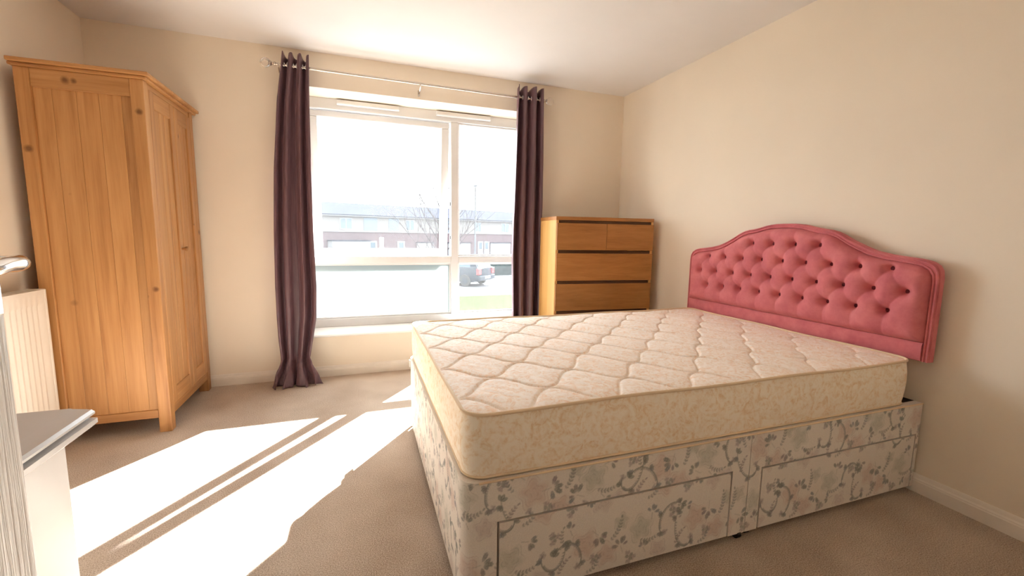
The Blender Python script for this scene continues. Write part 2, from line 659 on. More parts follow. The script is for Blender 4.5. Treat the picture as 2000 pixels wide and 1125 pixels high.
# ------------------------------------------------------------------ wardrobe
WX0, WX1, WY0, WY1, WH = -1.415, -.941, -.72, -.045, 1.80
wd = thing('pine_wardrobe', 'tall waxed pine wardrobe with two panelled doors in the corner behind the radiator', 'wardrobe', ((WX0 + WX1) / 2, (WY0 + WY1) / 2, 0))
PW = .055
for (x0, y0) in ((WX0, WY0), (WX1 - PW, WY0), (WX0, WY1 - PW), (WX1 - PW, WY1 - PW)):
    MB().box(x0, x0 + PW, y0, y0 + PW, 0, WH - .018).build('corner_post', M_PINE, wd, bevel=.003)
MB().box(WX0 + PW, WX1 - PW, WY0 + .003, WY0 + .03, 1.70, WH - .018).build('top_rail', M_PINE_H, wd, bevel=.003)
MB().box(WX0 + PW, WX1 - PW, WY0 + .003, WY0 + .03, .080, .123).build('bottom_rail', M_PINE_H, wd, bevel=.003)
xs = [WX0 + PW, -1.292, -1.205, -1.122, -1.036, WX1 - PW]
for a, b in zip(xs[:-1], xs[1:]):
    MB().box(a + .0003, b - .0003, WY0 + .012, WY0 + .026, .120, 1.703).build('plank', M_PINE, wd, bevel=.0011, seg=1)
MB().box(WX0 + .005, WX0 + .012, WY0 + PW, WY1 - PW, .08, WH - .02).build('back_panel', M_PINE, wd)
MB().box(WX0 + PW, WX1 - PW, WY1 - .026, WY1 - .010, .08, WH - .02).build('far_side_panel', M_PINE, wd)
MB().box(WX0 + .012, WX1 - .03, WY0 + .03, WY1 - .03, .095, .112).build('bottom_board', M_PINE_H, wd)
MB().box(WX1 - .03, WX1 - .004, WY0 + PW, WY1 - PW, .080, .128).build('front_rail', M_PINE_Y, wd, bevel=.003)
MB().box(WX1 - .03, WX1 - .004, WY0 + PW, WY1 - PW, 1.755, WH - .018).build('front_top_rail', M_PINE_Y, wd, bevel=.003)
ymid = -.352
for (a, b, hinge) in ((WY0 + PW + .002, ymid - .002, -1), (ymid + .002, WY1 - PW - .002, 1)):
    sw_ = .052
    dm = MB()
    dm.box(WX1 - .022, WX1, a, a + sw_, .131, 1.752).box(WX1 - .022, WX1, b - sw_, b, .131, 1.752)
    dr = dm.build('door', M_PINE, wd, bevel=.003)
    MB().box(WX1 - .021, WX1 - .001, a + sw_, b - sw_, 1.672, 1.752).build('door_top_rail', M_PINE_Y, dr, bevel=.003)
    MB().box(WX1 - .021, WX1 - .001, a + sw_, b - sw_, .131, .215).build('door_bottom_rail', M_PINE_Y, dr, bevel=.003)
    k = np.linspace(a + sw_, b - sw_, 4)
    for p, q in zip(k[:-1], k[1:]):
        MB().box(WX1 - .016, WX1 - .008, p + .0006, q - .0006, .212, 1.675).build('door_plank', M_PINE, dr, bevel=.002, seg=1)
    ky = (b - sw_ / 2) if hinge < 0 else (a + sw_ / 2)
    if hinge < 0:
        MB().lathe([(.007, 0), (.007, .010), (.011, .014), (.0145, .021), (.013, .029), (.006, .033)], (WX1, ky, .956), 'x', 20).build('door_knob', M_PINE, dr, smooth=50)
# cornice: moulded top, overhanging the front and the sides
cn = MB()
for (o, z0, z1) in ((.016, WH - .018, WH - .004), (.030, WH - .004, WH + .014)):
    cn.box(WX0 - .010, WX1 + o, WY0 - o * .9, WY1 + min(o, .03), z0, z1)
cn.build('cornice', M_PINE_H, wd, bevel=.004)

# ------------------------------------------------------------------ radiator
RX0, RX1, RY0, RY1, RZ0, RZ1 = -1.445, -1.372, -1.88, -.752, .14, .782
rad = thing('panel_radiator', 'cream panel radiator with fluted front on the wall left of the pine wardrobe', 'radiator', ((RX0 + RX1) / 2, (RY0 + RY1) / 2, RZ0))
prof = []
pitch = .0333
n = int((RY1 - RY0 - .05) / pitch)
pts2 = [(RY0 + .02, 0.0)]
for i in range(n):
    y = RY0 + .025 + i * pitch
    pts2 += [(y, 0), (y + .006, -.006), (y + .016, -.006), (y + .022, 0)]
pts2.append((RY1 - .015, 0.0))
fm = MB()
zs_ = [(RZ0 + .012, 0), (RZ0 + .045, 0), (RZ0 + .06, 1), (RZ1 - .075, 1), (RZ1 - .06, 0), (RZ1 - .014, 0)]
P = [(RX1 + d * k, y, z) for (z, k) in zs_ for (y, d) in pts2]
fm.grid(P, len(pts2) - 1, len(zs_) - 1)
fm.build('fluted_panel', M_RAD, rad, smooth=60)
MB().box(RX0 + .01, RX1 - .008, RY0 + .03, RY1 - .03, RZ0 + .02, RZ1 - .03).build('radiator_core', M_RAD, rad)
MB().box(RX0, RX1 + .002, RY1 - .016, RY1, RZ0 + .005, RZ1).build('end_panel', M_RAD, rad, bevel=.004)
MB().box(RX0, RX1 + .002, RY0, RY0 + .016, RZ0 + .005, RZ1).build('end_panel', M_RAD, rad, bevel=.004)
g = MB()
g.box(RX0, RX0 + .014, RY0 + .016, RY1 - .016, RZ1 - .014, RZ1 - .002).box(RX1 - .012, RX1 + .001, RY0 + .016, RY1 - .016, RZ1 - .014, RZ1 - .002)
for i in range(37):
    y = RY0 + .03 + i * .029
    g.box(RX0 + .014, RX1 - .012, y, y + .019, RZ1 - .008, RZ1 - .003)
o = g.build('top_grille', M_RAD, rad)
o['kind'] = 'stuff'
for y in (RY0 + .25, RY1 - .25):
    MB().box(XL + .001, RX0 + .012, y, y + .04, RZ0 + .12, RZ1 - .12).build('wall_bracket', M_RAD, rad)

# ------------------------------------------------------------------ boxed-in ledge by the door
LX, LY, LZ = -.680, -1.939, .5855
bk = thing('boxed_ledge', 'white painted boxed-in ledge with moulded top edge between the door and the radiator', 'ledge', ((XL + LX) / 2, -2.5, 0))
BY0 = YN + .001
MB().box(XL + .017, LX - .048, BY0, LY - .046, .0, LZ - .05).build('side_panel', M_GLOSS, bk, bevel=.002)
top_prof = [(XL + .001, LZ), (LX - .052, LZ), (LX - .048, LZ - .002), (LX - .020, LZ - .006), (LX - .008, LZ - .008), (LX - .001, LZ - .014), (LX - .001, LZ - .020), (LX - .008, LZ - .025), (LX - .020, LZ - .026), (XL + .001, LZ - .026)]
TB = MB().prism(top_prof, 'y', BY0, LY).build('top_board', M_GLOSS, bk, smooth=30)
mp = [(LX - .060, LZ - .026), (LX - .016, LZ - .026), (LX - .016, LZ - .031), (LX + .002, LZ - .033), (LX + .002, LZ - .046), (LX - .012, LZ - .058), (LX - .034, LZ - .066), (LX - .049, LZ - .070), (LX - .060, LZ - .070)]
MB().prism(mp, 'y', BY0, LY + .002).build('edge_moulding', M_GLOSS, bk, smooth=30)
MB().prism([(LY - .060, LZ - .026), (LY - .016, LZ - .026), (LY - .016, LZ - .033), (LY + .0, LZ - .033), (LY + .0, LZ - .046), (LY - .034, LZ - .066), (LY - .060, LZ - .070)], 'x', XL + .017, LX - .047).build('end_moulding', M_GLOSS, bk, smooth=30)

# ------------------------------------------------------------------ open door, seen edge-on at the left
DF, DY1, DY0 = -.555, -2.43, -3.20
door = structure(MB().box(DF - .038, DF, DY0, DY1, .006, 1.985).build('door_1', M_DOOR, bevel=.003))
HY = -2.468
MB().box(DF, DF + .010, HY - .023, HY + .023, .925, 1.10).build('handle_plate', M_CHROME, door, bevel=.003)
MB().lathe([(.0045, 0), (.0045, .0022), (.002, .0026)], (DF + .010, HY, .936), 'x', 14).build('plate_screw', M_BRASS, door)
lev = [(DF + .008, HY, 1.012), (DF + .022, HY, 1.012), (DF + .038, HY - .001, 1.012), (DF + .050, HY - .006, 1.013), (DF + .058, HY - .018, 1.013), (DF + .061, HY - .034, 1.012), (DF + .061, HY - .055, 1.012), (DF + .064, HY - .085, 1.008), (DF + .060, HY - .112, 1.005), (DF + .060, HY - .120, 1.005)]
MB().tube(lev, [.014, .0115, .0115, .012, .0125, .0125, .012, .011, .009, .004], 16).build('handle_lever', M_CHROME, door, smooth=60)
for z in (.25, 1.0, 1.75):
    MB().tube([(DF + .004, DY0, z), (DF + .004, DY0, z + .09)], .006, 8).build('hinge', M_BRASS, door, smooth=50)
tr = MB()
tr.box(DX0 - .06, DX0, YN, YN + .016, 0, 2.08).box(DX1, DX1 + .06, YN, YN + .016, 0, 2.08).box(DX0, DX1, YN, YN + .016, 2.02, 2.08)
structure(tr.build('trim_1', M_SKIRT, bevel=.003))

# ------------------------------------------------------------------ chest of drawers
CW, CD, CH, CA = .80, .36, 1.207, math.radians(5.5)
CX, CY = 1.385, -.508
CM = Matrix.Translation((CX, CY, 0)) @ Matrix.Rotation(-CA, 4, 'Z')   # local x right, y back, front at y=0
ch = thing('chest_of_drawers', 'oak veneer chest of drawers with six flush drawers in the corner behind the bed', 'chest of drawers', tuple(CM @ Vector((CW / 2, CD / 2, 0))))


def cbox(*a):
    return MB().box(*a).xform(CM)


cbox(0, .02, .0, CD, 0, CH - .026).build('left_side_panel', M_OAK_LIT, ch, bevel=.0015)
cbox(CW - .02, CW, .0, CD, 0, CH - .026).build('right_side_panel', M_OAK_LIT, ch, bevel=.0015)
cbox(-.002, CW + .002, -.004, CD, CH - .026, CH).build('top_panel', M_OAK_SHADE, ch, bevel=.0015)
cbox(.02, CW - .02, CD - .008, CD, .02, CH - .026).build('back_board', M_OAK_D, ch)
cbox(.02, CW - .02, .012, .03, 0, .045).build('plinth', M_OAK_SHADE, ch)
cbox(.02, CW - .02, .030, CD - .008, .03, .045).build('base_panel', M_OAK_D, ch)
rows = [1.181, .960, .732, .506, .279, .053]         # upper edge of every drawer opening
for i in range(5):
    zt, zb_ = rows[i] - .022, rows[i + 1] + .002
    cells = ((.004, CW / 2 - .001), (CW / 2 + .001, CW - .004)) if i == 0 else ((.004, CW - .004),)
    for (a, b) in cells:
        d = cbox(a, b, -.014, .004, zb_, zt).build('drawer', M_OAK_SHADE, ch, bevel=.0012)
        cbox(a + .03, b - .03, .004, CD - .03, zb_ + .02, zt - .03).build('drawer_box', M_OAK_D, d)
    cbox(.0205, CW - .0205, .001, .02, zt - .001, zt + .019).build('grip_rail', M_OAK_D, ch)

# ------------------------------------------------------------------ floral cloth
RES = .0014
FU, FV = int(3.5 / RES), int(.42 / RES)
BASE = np.array([.80, .755, .695])
canvas = np.ones((FV, FU, 3)) * BASE
UU, VV = np.meshgrid((np.arange(FU) + .5) * RES, (np.arange(FV) + .5) * RES)


def blend(mask, i0, i1, j0, j1, colr):
    a = mask[..., None]
    canvas[j0:j1, i0:i1] = canvas[j0:j1, i0:i1] * (1 - a) + np.array(colr) * a


def win_(x0, x1, y0, y1):
    i0, i1 = max(0, int(x0 / RES)), min(FU, int(x1 / RES) + 2)
    j0, j1 = max(0, int(y0 / RES)), min(FV, int(y1 / RES) + 2)
    if i0 >= i1 or j0 >= j1:
        return None
    return i0, i1, j0, j1


def leaf(x, y, l, wd_, ang, colr, alpha=.9):
    k = win_(x - l, x + l, y - l, y + l)
    if not k:
        return
    i0, i1, j0, j1 = k
    du, dv = UU[j0:j1, i0:i1] - x, VV[j0:j1, i0:i1] - y
    c, s = math.cos(ang), math.sin(ang)
    p, q = du * c + dv * s, -du * s + dv * c
    t_ = p / l
    edge = wd_ * np.clip(4 * t_ * (1 - t_), 0, None) ** .8 - np.abs(q)
    m_ = np.clip(edge / .0012 + .4, 0, 1) * ((t_ > 0) & (t_ < 1))
    m_ = m_ * (.72 + .28 * (np.abs(q) > .0009))
    blend(m_ * alpha, i0, i1, j0, j1, colr)


def stroke(pts_, wd_, colr, alpha=.85):
    for (x, y) in pts_:
        k = win_(x - wd_ * 2, x + wd_ * 2, y - wd_ * 2, y + wd_ * 2)
        if not k:
            continue
        i0, i1, j0, j1 = k
        d = np.hypot(UU[j0:j1, i0:i1] - x, VV[j0:j1, i0:i1] - y)
        blend(np.clip((wd_ - d) / .001 + .5, 0, 1) * alpha * .5, i0, i1, j0, j1, colr)


def rose(x, y, r, colr, dark):
    k = win_(x - r * 1.5, x + r * 1.5, y - r * 1.5, y + r * 1.5)
    if not k:
        return
    i0, i1, j0, j1 = k
    du, dv = UU[j0:j1, i0:i1] - x, VV[j0:j1, i0:i1] - y
    d = np.hypot(du, dv)
    an = np.arctan2(dv, du)
    ph = random.uniform(0, 6)
    edge = r * (1 + .16 * np.sin(5 * an + ph))
    blend(np.clip((edge - d) / (r * .5), 0, 1) * .55, i0, i1, j0, j1, colr)
    for rr in (.25, .5, .75, .97):
        a0 = random.uniform(0, 6)
        ring = np.clip(1 - np.abs(d - rr * edge) / .0022, 0, 1) * np.clip(.4 + .8 * np.sin(3 * an + a0), 0, 1)
        blend(ring * .55, i0, i1, j0, j1, dark)


GREENS = [(.24, .26, .235), (.28, .29, .27), (.31, .295, .29), (.26, .285, .30)]
PURP = (.30, .255, .27)
PINK, PINKD = (.66, .50, .44), (.47, .34, .31)
SAGE, SAGED = (.52, .53, .46), (.36, .37, .32)


def sprig(x, y, ang, n_=6, l=.014, step=.011, bend=.12, colr=None):
    """a stem with paired leaflets"""
    for i in range(n_):
        c_ = colr or random.choice(GREENS)
        stroke([(x + math.cos(ang) * step * k / 6, y + math.sin(ang) * step * k / 6) for k in range(7)], .0013, c_, .6)
        k_ = l * (.65 + .35 * math.sin(math.pi * (i + 1) / (n_ + 1)))
        leaf(x, y, k_, k_ * .24, ang + .75, c_, .8)
        leaf(x, y, k_, k_ * .24, ang - .75, c_, .8)
        x += math.cos(ang) * step
        y += math.sin(ang) * step
        ang += bend
    leaf(x, y, l, l * .26, ang, colr or GREENS[0], .8)


def scroll(x, y, r, a0, turns, hand=1):
    """a curling tendril, combed with short leaflets on its inner side"""
    pts_ = []
    tilt = random.uniform(-.7, .7)
    c_ = GREENS[0]
    for i in range(150):
        t_ = i / 149
        a = a0 + hand * turns * 2 * math.pi * t_
        rr = r * (1.45 - 1.15 * t_ ** .8)
        px0, py0 = rr * math.cos(a), rr * 1.5 * math.sin(a)
        pts_.append((x + px0 * math.cos(tilt) - py0 * math.sin(tilt), y + px0 * math.sin(tilt) + py0 * math.cos(tilt)))
    stroke(pts_, .0019, c_, .95)
    for i in range(14, 100, 5):
        px_, py_ = pts_[i]
        a = math.atan2(pts_[i + 2][1] - py_, pts_[i + 2][0] - px_)
        leaf(px_, py_, .0105, .0024, a + hand * .95, random.choice(GREENS), .8)
    for i in (6, 60, 118):
        px_, py_ = pts_[i]
        a = math.atan2(pts_[i + 2][1] - py_, pts_[i + 2][0] - px_)
        for q in (-.9, -1.5, -.3):
            leaf(px_, py_, .019, .0055, a + hand * q, random.choice(GREENS), .8)
    ex, ey = pts_[-1]
    rose(ex, ey, .011, (.40, .35, .36), PURP)
    bx_, by_ = pts_[0]
    for k in range(3):
        leaf(bx_, by_, .022, .006, a0 + k * .8 - 2.2, c_, .8)


def cluster(x, y, s=1.0, n_=5):
    """a spray of toothed leaves round a stalk"""
    a0 = random.uniform(0, 6.28)
    for k in range(n_):
        a = a0 + (k - n_ / 2) * .62 + random.uniform(-.2, .2)
        L = s * random.uniform(.022, .036)
        c_ = random.choice(GREENS + [PURP])
        ox, oy = x + .010 * s * math.cos(a), y + .010 * s * math.sin(a)
        leaf(ox, oy, L, L * .22, a, c_, .72)
        for t_ in (.35, .6):
            leaf(ox + L * t_ * math.cos(a), oy + L * t_ * math.sin(a), L * .34, L * .1, a + .8, c_, .7)
            leaf(ox + L * t_ * math.cos(a), oy + L * t_ * math.sin(a), L * .34, L * .1, a - .8, c_, .7)
    stroke([(x - .03 * s * math.cos(a0) * k / 12, y - .03 * s * math.sin(a0) * k / 12) for k in range(13)], .0014, GREENS[0], .7)


def buds(x, y, s=1.0):
    for k in range(3):
        a = k * 2.1 + random.uniform(-.4, .4)
        rose(x + .014 * s * math.cos(a), y + .014 * s * math.sin(a), .009 * s, (.43, .37, .39), PURP)
        leaf(x, y, .016 * s, .005 * s, a + .9, GREENS[1], .75)


J = lambda a: random.uniform(-a, a)
for rep_ in range(9):
    u0 = rep_ * .43 - .05
    for row in range(2):
        v0 = .02 + row * .205
        x0 = u0 + (.215 if row else 0)
        rose(x0 + .07 + J(.01), v0 + .11, .050, PINK, PINKD)
        rose(x0 + .15, v0 + .055 + J(.01), .042, PINK, PINKD)
        rose(x0 + .265 + J(.01), v0 + .12, .046, SAGE, SAGED)
        rose(x0 + .345, v0 + .03, .034, (.64, .55, .52), (.45, .38, .39))
        rose(x0 + .20, v0 + .16, .028, SAGE, SAGED)
        cluster(x0 + .118, v0 + .125 + J(.01), .95)
        cluster(x0 + .205 + J(.01), v0 + .075, .85)
        cluster(x0 + .315, v0 + .165, .75, 4)
        cluster(x0 + .02, v0 + .17 + J(.01), .7, 3)
        cluster(x0 + .29 + J(.01), v0 + .05, .65, 4)
        buds(x0 + .11, v0 + .055, 1.0)
        buds(x0 + .235, v0 + .03, 1.1)
        buds(x0 + .395, v0 + .155, 1.0)
        scroll(x0 + .035, v0 + .058, .048, 2.2 + J(.5), .55, 1 if rep_ % 2 else -1)
        scroll(x0 + .375, v0 + .105, .046, .4 + J(.5), .58, -1 if rep_ % 2 else 1)
        sprig(x0 + .165, v0 + .105, .9 + J(.3), 7, .013)
        sprig(x0 + .275, v0 + .08, -.5 + J(.3), 6, .012, bend=.2)
        sprig(x0 + .08, v0 + .015, .2, 5, .011, bend=.25)
        sprig(x0 + .415, v0 + .035, 1.5 + J(.3), 5, .012, bend=-.15, colr=PURP)
        sprig(x0 + .0, v0 + .125, 2.2 + J(.3), 5, .011, bend=-.2)


def cloth_colour(u, v):
    x = min(FU - 2.001, max(0.0, u / RES - .5))
    y = min(FV - 2.001, max(0.0, v / RES - .5))
    i, j = int(x), int(y)
    a, b = x - i, y - j
    c_ = (canvas[j, i] * (1 - a) + canvas[j, i + 1] * a) * (1 - b) + (canvas[j + 1, i] * (1 - a) + canvas[j + 1, i + 1] * a) * b
    return (c_[0], c_[1], c_[2], 1.0)


def skin(mb, path, z0, z1, step=.0023):
    """printed cloth along a plan path of (x, y, u); outside is to the right of the direction of travel"""
    P2 = [path[0]]
    for a, b in zip(path[:-1], path[1:]):
        n_ = max(1, int(math.hypot(b[0] - a[0], b[1] - a[1]) / step))
        for k in range(1, n_ + 1):
            t_ = k / n_
            P2.append(tuple(a[q] * (1 - t_) + b[q] * t_ for q in range(3)))
    nv = max(1, int((z1 - z0) / step))
    pts_, cols = [], []
    for j in range(nv + 1):
        z = z0 + (z1 - z0) * j / nv
        for (x, y, u) in P2:
            pts_.append((x, y, z))
            cols.append(cloth_colour(u, z))
    mb.grid(pts_, len(P2) - 1, nv, cols)
    return mb


# ------------------------------------------------------------------ bed
BA = -0.0102
PIV = Vector((2.158, -2.3384, 0))
BM = Matrix.Translation(PIV) @ Matrix.Rotation(BA, 4, 'Z') @ Matrix.Translation(-PIV)
X0, X1, Y1, Y0 = .256, 2.232, -2.343, -1.028        # foot, head, near side, far side of the base
XS = 1.285                                         # joint between the two base sections
ZB, ZT = .024, .394
bed = thing('divan_bed', 'double divan bed base in floral cloth with drawers and a buttoned pink headboard', 'bed', ((X0 + X1) / 2, (Y0 + Y1) / 2, 0))
CR = .045


def base_section(name, x0, x1, foot, dr):
    mb = MB()
    d0, d1, dz = dr
    T = .03
    # inner body, set back behind the cloth faces
    mb.c = []
    mb.add([], [], [])
    def bx(*a):
        n_ = len(mb.v)
        k = MB().box(*a)
        mb.add(k.v, k.f, [tuple(BASE) + (1,)] * 8)
    u_near = 1.31                                    # cloth coordinate of the near foot corner
    U = lambda x: u_near + (x - X0)
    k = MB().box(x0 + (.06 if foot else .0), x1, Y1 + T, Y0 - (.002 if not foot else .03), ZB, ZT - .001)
    mb.add(k.v, k.f, [(.045, .035, .03, 1)] * 8)        # inner body near-black: shade of the drawer gaps put into its colour
    if foot:
        bx(x0 + T, x0 + .06, Y1 + .06, Y0 - .03, ZB, ZT - .001)
        path = [(x0 + CR, Y0, -.05)]
        path += [(x0 + CR - CR * math.sin(a), Y0 - CR + CR * math.cos(a), -.05 + .07 * a / 1.571) for a in np.linspace(0, math.pi / 2, 7)[1:]]
        path += [(x0, Y1 + CR, u_near - .04)]
        path += [(x0 + CR - CR * math.cos(a), Y1 + CR - CR * math.sin(a), u_near - .04 + .08 * a / 1.571) for a in np.linspace(0, math.pi / 2, 9)[1:]]
        path += [(d0 - .007, Y1, U(d0 - .007))]
        skin(mb, path, ZB, ZT)
        # top rounded rim
        top = [(p[0], p[1], ZT) for p in path]
        ce = [(p[0] + .05 if p[0] < x0 + .05 else p[0], min(max(p[1], Y1 + .06), Y0 - .06), ZT - .0005) for p in path]
        n_ = len(path)
        mb.add(top + ce, [(i, i + 1, n_ + i + 1, n_ + i) for i in range(n_ - 1)], [tuple(BASE) + (1,)] * (2 * n_))
    else:
        skin(mb, [(x0 + .0015, Y1, U(x0)), (d0 - .007, Y1, U(d0 - .007))], ZB, ZT)
        bx(x0 + .0015, d0 - .007, Y1 + .0005, Y1 + T, ZB, ZT)
    skin(mb, [(d0 - .007, Y1, U(d0 - .007)), (d1 + .007, Y1, U(d1 + .007))], dz + .007, ZT)
    skin(mb, [(d1 + .007, Y1, U(d1 + .007)), (x1 - .0015, Y1, U(x1))], ZB, ZT)
    bx(d0 - .007, d1 + .007, Y1 + .0005, Y1 + T, dz + .007, ZT)
    bx(d1 + .007, x1 - .0015, Y1 + .0005, Y1 + T, ZB, ZT)
    if foot:
        bx(x0 + CR, d0 - .007, Y1 + .0005, Y1 + T, ZB, ZT)
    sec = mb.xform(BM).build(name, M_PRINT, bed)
    dm_ = MB()
    dm_.c = []
    skin(dm_, [(d0, Y1, U(d0) + .05), (d1, Y1, U(d1) + .05)], ZB + .002, dz)
    k = MB().box(d0, d1, Y1 + .0005, Y1 + .024, ZB + .002, dz)
    dm_.add(k.v, k.f, [tuple(BASE * .97) + (1,)] * 8)
    dm_.xform(BM).build('drawer', M_PRINT, sec)
    return sec


sec1 = base_section('foot_section', X0, XS, True, (.362, 1.203, .262))
sec2 = base_section('head_section', XS, X1, False, (1.350, 2.205, .254))
# piped edge along the seam of each section
for (a, b, s_) in ((X0 + CR, XS, sec1), (XS, X1, sec2)):
    MB().tube([(a, Y1, ZT - .002), (b, Y1, ZT - .002)], .003, 6).xform(BM).build('seam_piping', M_PIPE, s_, smooth=60)
for (x, y) in ((1.262, -2.330), (1.312, -2.318), (2.12, -2.27), (.34, -2.26), (.34, -1.10), (2.12, -1.10), (1.27, -1.10)):
    c_ = MB()
    c_.lathe([(.012, -.010), (.0165, -.008), (.0165, .008), (.012, .010)], (x, y, .0170), 'x', 18)
    c_.box(x - .015, x + .015, y - .004, y + .016, .018, .040)
    c_.xform(BM).build('castor', M_BLACK, bed, smooth=40)
MB().box(X0 - .004, X0 - .0005, Y0 - .035, Y0 - .012, .335, .375).xform(BM).build('link_bar_tab', M_UPVC, bed)

# headboard: buttoned panel in a piped frame, held by two struts
HC, HW, HZB = -1.683, .682, .578
TOP = [(0, 1.152), (.07, 1.150), (.11, 1.144), (.15, 1.133), (.19, 1.124), (.24, 1.118), (.28, 1.104), (.33, 1.074), (.38, 1.049), (.44, 1.024), (.50, 1.011), (.56, 1.003), (.60, .999), (.64, .991), (.665, .976), (.678, .955), (.682, .925)]


def htop(y, inset=0.0):
    k = abs(y - HC) * HW / (HW - inset) if inset else abs(y - HC)
    return lerp_tab(TOP, min(k, HW)) - inset


def outline(inset, n_=60, zb=HZB):
    ys = [HC + (HW - inset) * math.sin(math.pi / 2 * s) for s in np.linspace(-1, 1, n_)]
    return [(HC - (HW - inset), zb)] + [(y, htop(y, inset)) for y in ys] + [(HC + (HW - inset), zb)]


hb = MB()
ol = outline(0)
n_ = len(ol)
inn = outline(.010)
layers = [(2.214, ol), (2.188, ol), (2.181, inn), (2.181, outline(.020)), (2.185, outline(.023))]
V = []
for (x, l) in layers:
    V += [(x, y, z if z > HZB + .001 else HZB) for (y, z) in l]
F = [tuple(range(n_))]
for k in range(len(layers) - 1):
    for i in range(n_):
        j = (i + 1) % n_
        F.append((k * n_ + i, k * n_ + j, (k + 1) * n_ + j, (k + 1) * n_ + i)[::-1])
F.append(tuple((len(layers) - 1) * n_ + i for i in range(n_ - 1, -1, -1)))
hb.add(V, F)
head = hb.build('headboard', M_VELVET, bed, smooth=35)
for ins, r in ((.006, .0042), (.018, .0042)):
    MB().tube([(2.180, y, z) for (y, z) in outline(ins, 90)], r, 8).build('piping', M_VELVET, head, smooth=60)
SP, CB = .1277, -1.690
BUT = []
for (z, n2) in ((.768, 9), (.859, 10), (.952, 9), (1.043, 4)):
    for i in range(n2):
        BUT.append((CB + (i - (n2 - 1) / 2) * SP, z))
BA_ = np.array(BUT)
SEG = []
for i, a in enumerate(BUT):
    for b in BUT[i + 1:]:
        if abs(abs(a[0] - b[0]) - SP / 2) < .01 and abs(abs(a[1] - b[1]) - .0915) < .01:
            SEG.append((a, b))
    if a[1] < .78:
        SEG.append((a, (a[0], .662)))
    if a[1] > .94 and abs(a[0] - CB) > .27:
        SEG.append((a, (a[0], htop(a[0]) - .04)))
    if a[1] > 1.0:
        SEG.append((a, (a[0] + (a[0] - CB) * .12, htop(a[0]) - .04)))
IN = .024
ZF = .655                                     # the plain band ends here
nu_, nv_ = 300, 100
yy = np.linspace(HC - HW + IN, HC + HW - IN, nu_ + 1)
tops = np.array([htop(y, IN) for y in yy])
tt = np.linspace(0, 1, nv_ + 1)
Yg = np.repeat(yy[None], nv_ + 1, 0)
Zg = ZF + (tops[None] - ZF) * tt[:, None]
d2 = np.full(Yg.shape, 9.0)
for (y, z) in BUT:
    d2 = np.minimum(d2, np.hypot(Yg - y, Zg - z))
ds = np.full(Yg.shape, 9.0)
for (a, b) in SEG:
    a, b = np.array(a), np.array(b)
    L2 = ((b - a) ** 2).sum()
    t_ = np.clip(((Yg - a[0]) * (b - a)[0] + (Zg - a[1]) * (b - a)[1]) / L2, 0, 1)
    ds = np.minimum(ds, np.hypot(Yg - a[0] - t_ * (b - a)[0], Zg - a[1] - t_ * (b - a)[1]))
edge = np.minimum(np.minimum(Yg - yy[0], yy[-1] - Yg), np.minimum(Zg - ZF, tops[None] - Zg))
hgt = .046 - .0030 * np.exp(-(ds / .005) ** 2) - .006 * np.exp(-(ds / .026) ** 2) - .015 * np.exp(-(d2 / .034) ** 2) - .028 * np.exp(-(d2 / .0175) ** 2)
hgt = hgt * (1 - np.exp(-(np.maximum(edge, 0) / .016)))
pts_ = [(2.1845 - h, y, z) for y, z, h in zip(Yg.ravel(), Zg.ravel(), hgt.ravel())]
MB().grid(pts_, nu_, nv_, flip=True).build('buttoned_panel', M_VELVET, head, smooth=180)
# plain band below the buttoning
MB().prism([(2.186, HZB + .002), (2.176, HZB + .002), (2.171, HZB + .012), (2.170, ZF - .012), (2.176, ZF - .001), (2.186, ZF)], 'y', HC - HW + .024, HC + HW - .024).build('plain_band', M_VELVET, head, smooth=50)
btn = None
for (y, z) in BUT:
    if btn is None:
        btn = MB().lathe([(.0125, 0), (.0125, .002), (.009, .0045), (.004, .0056)], (0, 0, 0), 'x', 14)
        btn.v = [(-a, b, c) for (a, b, c) in btn.v]
        btn.f = [q[::-1] for q in btn.f]
        ob = btn.build('button', M_VELVET_SHADE, smooth=60)
        proto = ob
    else:
        ob = proto.copy()
        COL.objects.link(ob)
    ob.location = (2.1865, y, z)
    attach(ob, head)
for y in (HC - .33, HC + .33):
    MB().box(2.2145, 2.2475, y - .03, y + .03, .20, .80).build('strut', M_OAK_LIT, head)

# ------------------------------------------------------------------ mattress
MX0, MX1, MY0, MY1, MZB, MZT = .268, 2.147, -2.332, -1.042, .396, .583
mat_ = thing('quilted_mattress', 'cream quilted double mattress with piped edges lying on the floral divan base', 'mattress', ((MX0 + MX1) / 2, (MY0 + MY1) / 2, MZB))
RC = .058


def perim(off, seg=10, nl=60):
    x0, x1, y0, y1 = MX0 - off, MX1 + off, MY0 - off, MY1 + off
    r = RC + off
    L = []
    for (cx, cy, a0) in ((x0 + r, y0 + r, math.pi), (x1 - r, y0 + r, 1.5 * math.pi), (x1 - r, y1 - r, 0), (x0 + r, y1 - r, .5 * math.pi)):
        arc = [(cx + r * math.cos(a0 + math.pi / 2 * k / seg), cy + r * math.sin(a0 + math.pi / 2 * k / seg)) for k in range(seg + 1)]
        if L:
            a, b = L[-1], arc[0]
            L += [(a[0] + (b[0] - a[0]) * k / nl, a[1] + (b[1] - a[1]) * k / nl) for k in range(1, nl)]
        L += arc
    a, b = L[-1], L[0]
    L += [(a[0] + (b[0] - a[0]) * k / nl, a[1] + (b[1] - a[1]) * k / nl) for k in range(1, nl)]
    return L


def edge_wave(x, y):
    return .002 * math.sin(x * 9 + 1) + .0015 * math.sin(y * 11 + x * 3)


